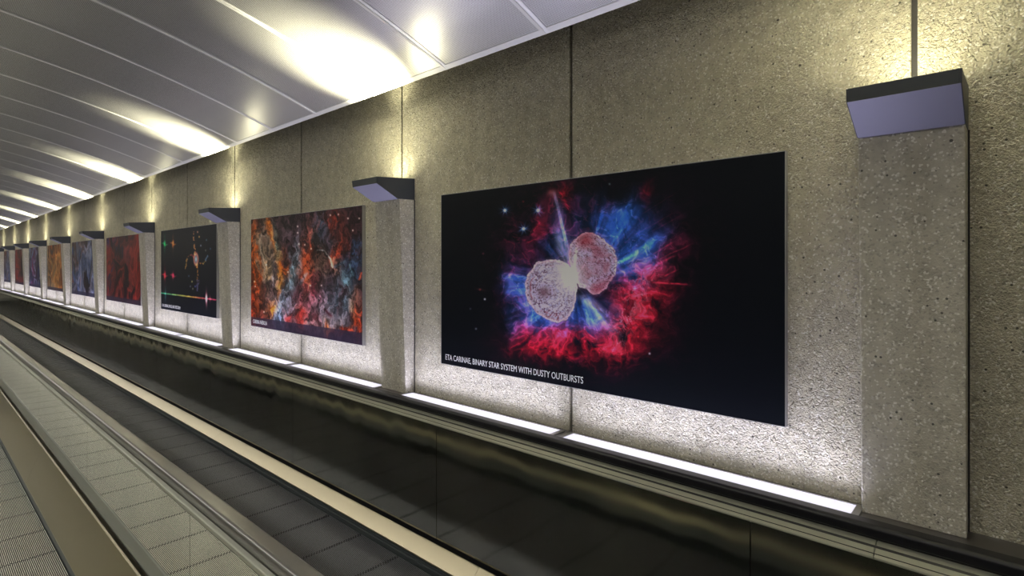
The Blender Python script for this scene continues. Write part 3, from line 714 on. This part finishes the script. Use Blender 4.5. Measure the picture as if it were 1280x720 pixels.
def mid_balustrade(c, name_label, flip=1, far_side=True):
    root = empty('balustrade', (c, 0, 0)); X = lambda p: [(flip * (x - .859), z) for x, z in p]
    MB().prism(X(pts_round(.822, .896, H(.980), H(1.024), .017, .014)), Y0, Y1).build('handrail', M_RAIL_NEAR, root, True)
    MB().prism(X([(.838, H(1.010)), (.880, H(1.010)), (.880, H(1.05)), (.838, H(1.05))]), Y0, Y1).build('rail_guide', M_BLACK, root)
    MB().prism(X([(.8335, H(1.029)), (.8335, H(1.033)), (.8400, H(1.033)), (.8400, H(1.029))]), Y0, Y1).build('bright_bead', M_DECK, root)
    for a, d in rows(.65, 4.02, .003):
        MB().prism(X([(.8400, H(1.048)), (.8260, H(1.054)), (.8220, H(1.058)), (.8240, H(1.074)), (.8300, H(1.086)), (.885, H(1.086)), (.894, H(1.074)), (.894, H(1.058)), (.880, H(1.048))]), a, d).build('deck', M_DECK, root, bevel=.0008)
    for a, d in rows(.64, 2.022, .004):
        MB().prism(X([(.8350, H(1.084)), (.8350, H(1.476)), (.843, H(1.476)), (.843, H(1.084))]), a, d).build('side_panel', M_PANEL_NEAR, root)
        MB().prism(X([(.875, H(1.084)), (.875, H(1.83)), (.883, H(1.83)), (.883, H(1.084))]), a, d).build('side_panel', M_PANEL, root)
    MB().prism(X([(.846, H(1.06)), (.846, H(1.98)), (.872, H(1.98)), (.872, H(1.06))]), Y0, Y1).build('core', M_BLACK, root)
    MB().prism(X([(.8350, H(1.478)), (.8270, H(1.480)), (.8250, H(1.562)), (.8225, H(1.568)), (.8350, H(1.570))]), Y0, Y1).build('kick_rail', M_KICK, root)
    MB().prism(X([(.838, H(1.585)), (.834, H(1.592)), (.838, H(1.600))]), Y0, Y1).build('black_strip', M_SKIRT, root)
    for a, d in rows(2.3, 4.05, .003):
        MB().prism(X([(.843, H(1.618)), (.822, H(1.617)), (.812, H(1.622)), (.702, H(1.905)), (.701, H(1.914)), (.708, H(1.920)), (.843, H(1.920))]), a, d).build('sloped_skirt_deck', M_SKIRT_DECK, root)
        MB().prism(X([(.893, H(1.838)), (.905, H(1.838)), (.948, H(1.868)), (.948, H(1.876)), (.893, H(1.876))]), a, d).build('sloped_skirt_deck', M_SKIRT_DECK, root)
    MB().prism(X([(.712, H(1.918)), (.712, H(2.07)), (.73, H(2.07)), (.73, H(1.918))]), Y0, Y1).build('skirt', M_SKIRT, root)
    MB().prism(X([(.900, H(1.878)), (.950, H(1.878)), (1.030, H(1.930)), (1.030, H(1.940)), (.900, H(1.940))]), Y0, Y1).build('skirt_cover', M_SKIRT, root)
    MB().prism(X([(1.018, H(1.941)), (1.018, H(2.07)), (1.0, H(2.07)), (1.0, H(1.941))]), Y0, Y1).build('skirt', M_SKIRT, root)
    return tag(root, name_label, 'balustrade')
M_RAIL_NEAR = simple('sheen_grey_handrail', (.09, .086, .08), .25, spec=1.0)  # base lifted to grey, standing in for ceiling sheen on the dark rail
M_RAIL_NEAR.node_tree.nodes['Principled BSDF'].inputs['Coat Weight'].default_value = .6; M_RAIL_NEAR.node_tree.nodes['Principled BSDF'].inputs['Coat Roughness'].default_value = .3
M_KICK = simple('grey_green_kick_rail', (.20, .21, .18), .4, metal=.3)
mid_balustrade(.859, 'nearest balustrade with a wide glossy handrail, crossing the lower left corner')
mid_balustrade(-.684, 'balustrade on the open side of the near walkway', flip=-1)

# ------------------------------------------------------------------ moving walkways: ribbed pallets between the skirts
def pallet_mesh(width, length):
    n = int(width / .0095); p = width / n; v, f, m = [], [], []
    def bx(x0, x1, y0, y1, z0, z1, mi, top=None):
        b = len(v); i = .0008 if top is not None else 0
        v.extend([(x0, y0, z0), (x1, y0, z0), (x1, y1, z0), (x0, y1, z0), (x0 + i, y0, z1), (x1 - i, y0, z1), (x1 - i, y1, z1), (x0 + i, y1, z1)])
        f.extend([(b + 4, b + 5, b + 6, b + 7), (b, b + 1, b + 5, b + 4), (b + 1, b + 2, b + 6, b + 5), (b + 2, b + 3, b + 7, b + 6), (b + 3, b, b + 4, b + 7)])
        m.extend([mi if top is None else top] + [mi] * 4)
    bx(0, width, .004, length - .004, -.035, -.009, 0)
    for k in range(n):
        e = .010 if k % 2 else -.004
        bx((k + .22) * p, (k + .78) * p, .004 - e + .002, length - .004 - e - .002, -.009, 0, 0, 1)
    return v, f, m
PAL = .4570
v, f, m = pallet_mesh(1.232, PAL)
pm = bpy.data.meshes.new('pallet'); pm.from_pydata(v, [], f); pm.update(); pm.materials.append(M_TREAD); pm.materials.append(M_CREST); pm.polygons.foreach_set('material_index', m)
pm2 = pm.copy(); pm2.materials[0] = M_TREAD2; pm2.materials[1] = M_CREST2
def walkway(x, y_first, count, label, pm=pm):
    root = empty('moving_walkway', (x, 0, 0))
    for k in range(count):
        o = bpy.data.objects.new('pallet', pm); col.objects.link(o); o.parent = root; o.location = (0, y_first + PAL * k, 0)
    MB().box(.002, 1.230, y_first, y_first + PAL * count, -.06, -.036).build('drive_band', M_BLACK, root)
    return tag(root, label, 'moving walkway')
OFF = 4.035 - PAL * 20
walkway(1.040, 4.035 - PAL * 12, 92, 'moving walkway of dark ribbed pallets between the handrails, along the wall')
walkway(-.525, 4.035 - PAL * 12, 92, 'near moving walkway of ribbed pallets, seen mirrored in the nearest balustrade panel', pm2)
